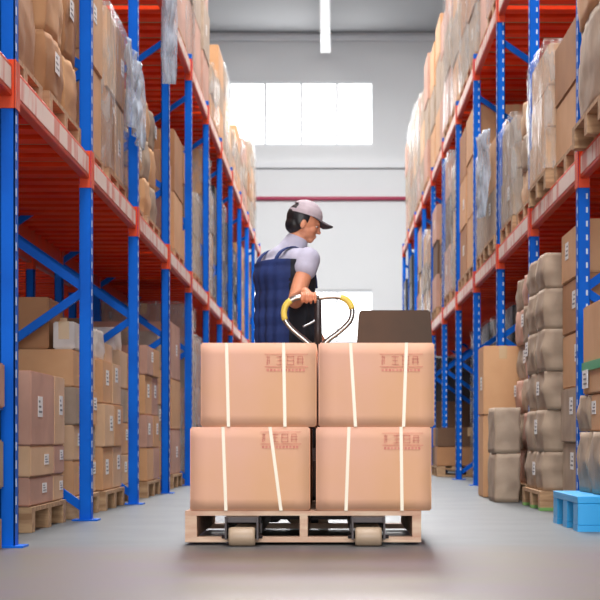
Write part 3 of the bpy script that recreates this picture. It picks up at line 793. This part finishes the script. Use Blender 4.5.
# trousers
tr_ = [('e', bp(0, 0, .92), (.125, .175, .11), BR)]
for h_, kk, a_ in ((hR, kR, aR), (hL, kL, aL)): tr_ += [('c', h_, kk, .095, .068), ('c', kk, a_+V((0, 0, .02)), .066, .055)]
blob('trousers', tr_, .010, 4, M['trouser'], per, cuts=((bp(0, 0, .99), U),))
for a_ in (aR, aL):
    zf = 0.0
    c_ = V((a_.x, a_.y, 0))
    blob('shoe', [('c', c_+V((0, 0, .055)), c_+F*.14+V((0, 0, .042)), .05, .04), ('c', c_-F*.03+V((0, 0, .05)), c_+V((0, 0, .08)), .046, .046)], .006, 3, M['black'], per, cuts=(((0, 0, .004), -U),))
# hair, cap, eyes
hair = [he((-.018, 0, -.0), (.094, .084, .092)), he((-.05, 0, -.052), (.056, .07, .06)), he((-.02, .066, -.03), (.035, .016, .035)), he((-.02, -.066, -.03), (.035, .016, .035))]
blob('hair', hair, .005, 3, M['hair'], per)
zc = HR @ U; xc_ = HR @ V((1, 0, 0))
capm = bmesh.new()
def cap_post(bm):
    # rear opening above the strap
    dl = [f for f in bm.faces if (lambda p: p.x < -.055 and abs(p.y) < .055 and .030 < p.z < .066)(HR.transposed() @ (f.calc_center_median()-HC))]
    bmesh.ops.delete(bm, geom=dl, context='FACES')
cp = blob('cap', [he((-.0, 0, .015), (.109, .091, .1))], .003, 2, M['cap'], per, cuts=((hd_(0, 0, .012), -zc),), post=cap_post)
cp.modifiers.new('t', 'SOLIDIFY').thickness = .003
b = MB(); grid = []
for i in range(9):
    t = i/8; row = []
    for j in range(13):
        a = (j/12-.5)*2*1.15
        r0 = V((.088*math.cos(a), .08*math.sin(a), .014)); r1 = V((.072+.085*math.cos(a*.9), .082*math.sin(a*1.1), .004-.016*abs(math.sin(a))**2))
        p = r0.lerp(r1, t); row.append(b.bm.verts.new(hd_(p.x, p.y, p.z)))
    grid.append(row)
for i in range(8):
    for j in range(12):
        f = b.bm.faces.new((grid[i][j], grid[i][j+1], grid[i+1][j+1], grid[i+1][j])); f.smooth = True
q = b.build('brim', M['capdark'], cp); q.modifiers.new('t', 'SOLIDIFY').thickness = .004
for s_ in (-1, 1):
    e = blob('eye', [he((.080, s_*.033, -.030), (.010, .011, .005))], .002, 1, M['eye'], per)
    blob('iris', [he((.089, s_*.034, -.030), (.004, .006, .005))], .0015, 1, M['hair'], e)
for o in [x for x in bpy.data.objects if x.name.startswith('iris')]: o.location = (0, 0, 0)

# ------------------------------------------------------------------ light
def area(name, loc, rot, sx, sy, e, col=(1, 1, 1)):
    l = bpy.data.lights.new(name, 'AREA'); l.shape = 'RECTANGLE'; l.size = sx; l.size_y = sy; l.energy = e; l.color = col
    o = bpy.data.objects.new(name, l); COL.objects.link(o); o.location = loc; o.rotation_euler = rot; return o
for y, e in ((1.5, 420), (9, 420), (16.5, 500), (24, 700), (31.5, 930)): area('roof_daylight', (0, y, 9.6), (0, 0, 0), 3.2, 4.4, e)
area('rear_fill', (0, -8.9, 2.9), (math.radians(90), 0, 0), 6.8, 5.0, 940)  # added fill lamp behind the camera, in the unseen opening
area('window_daylight', (-.65, YB-.05, 7.85), (math.radians(-90), 0, 0), 3.2, 1.5, 60)
wd = bpy.data.worlds.new('world'); SC.world = wd; wd.use_nodes = True
wd.node_tree.nodes['Background'].inputs[0].default_value = (.85, .92, 1, 1); wd.node_tree.nodes['Background'].inputs[1].default_value = 1.0

# ------------------------------------------------------------------ camera
cd = bpy.data.cameras.new('camera'); cam = bpy.data.objects.new('camera', cd); COL.objects.link(cam)
cam.location = (0, 0, CAMZ); cam.rotation_euler = (math.radians(90), 0, 0)
cd.sensor_width = 36; cd.lens = 105; cd.shift_x = -.05; cd.shift_y = .2283; cd.clip_end = 200
cd.dof.use_dof = True; cd.dof.focus_distance = 7.6; cd.dof.aperture_fstop = 9
SC.camera = cam
SC.view_settings.view_transform = 'Standard'; SC.view_settings.look = 'None'; SC.view_settings.gamma = 1
SC.view_settings.exposure = 0.32; SC.view_settings.use_curve_mapping = False
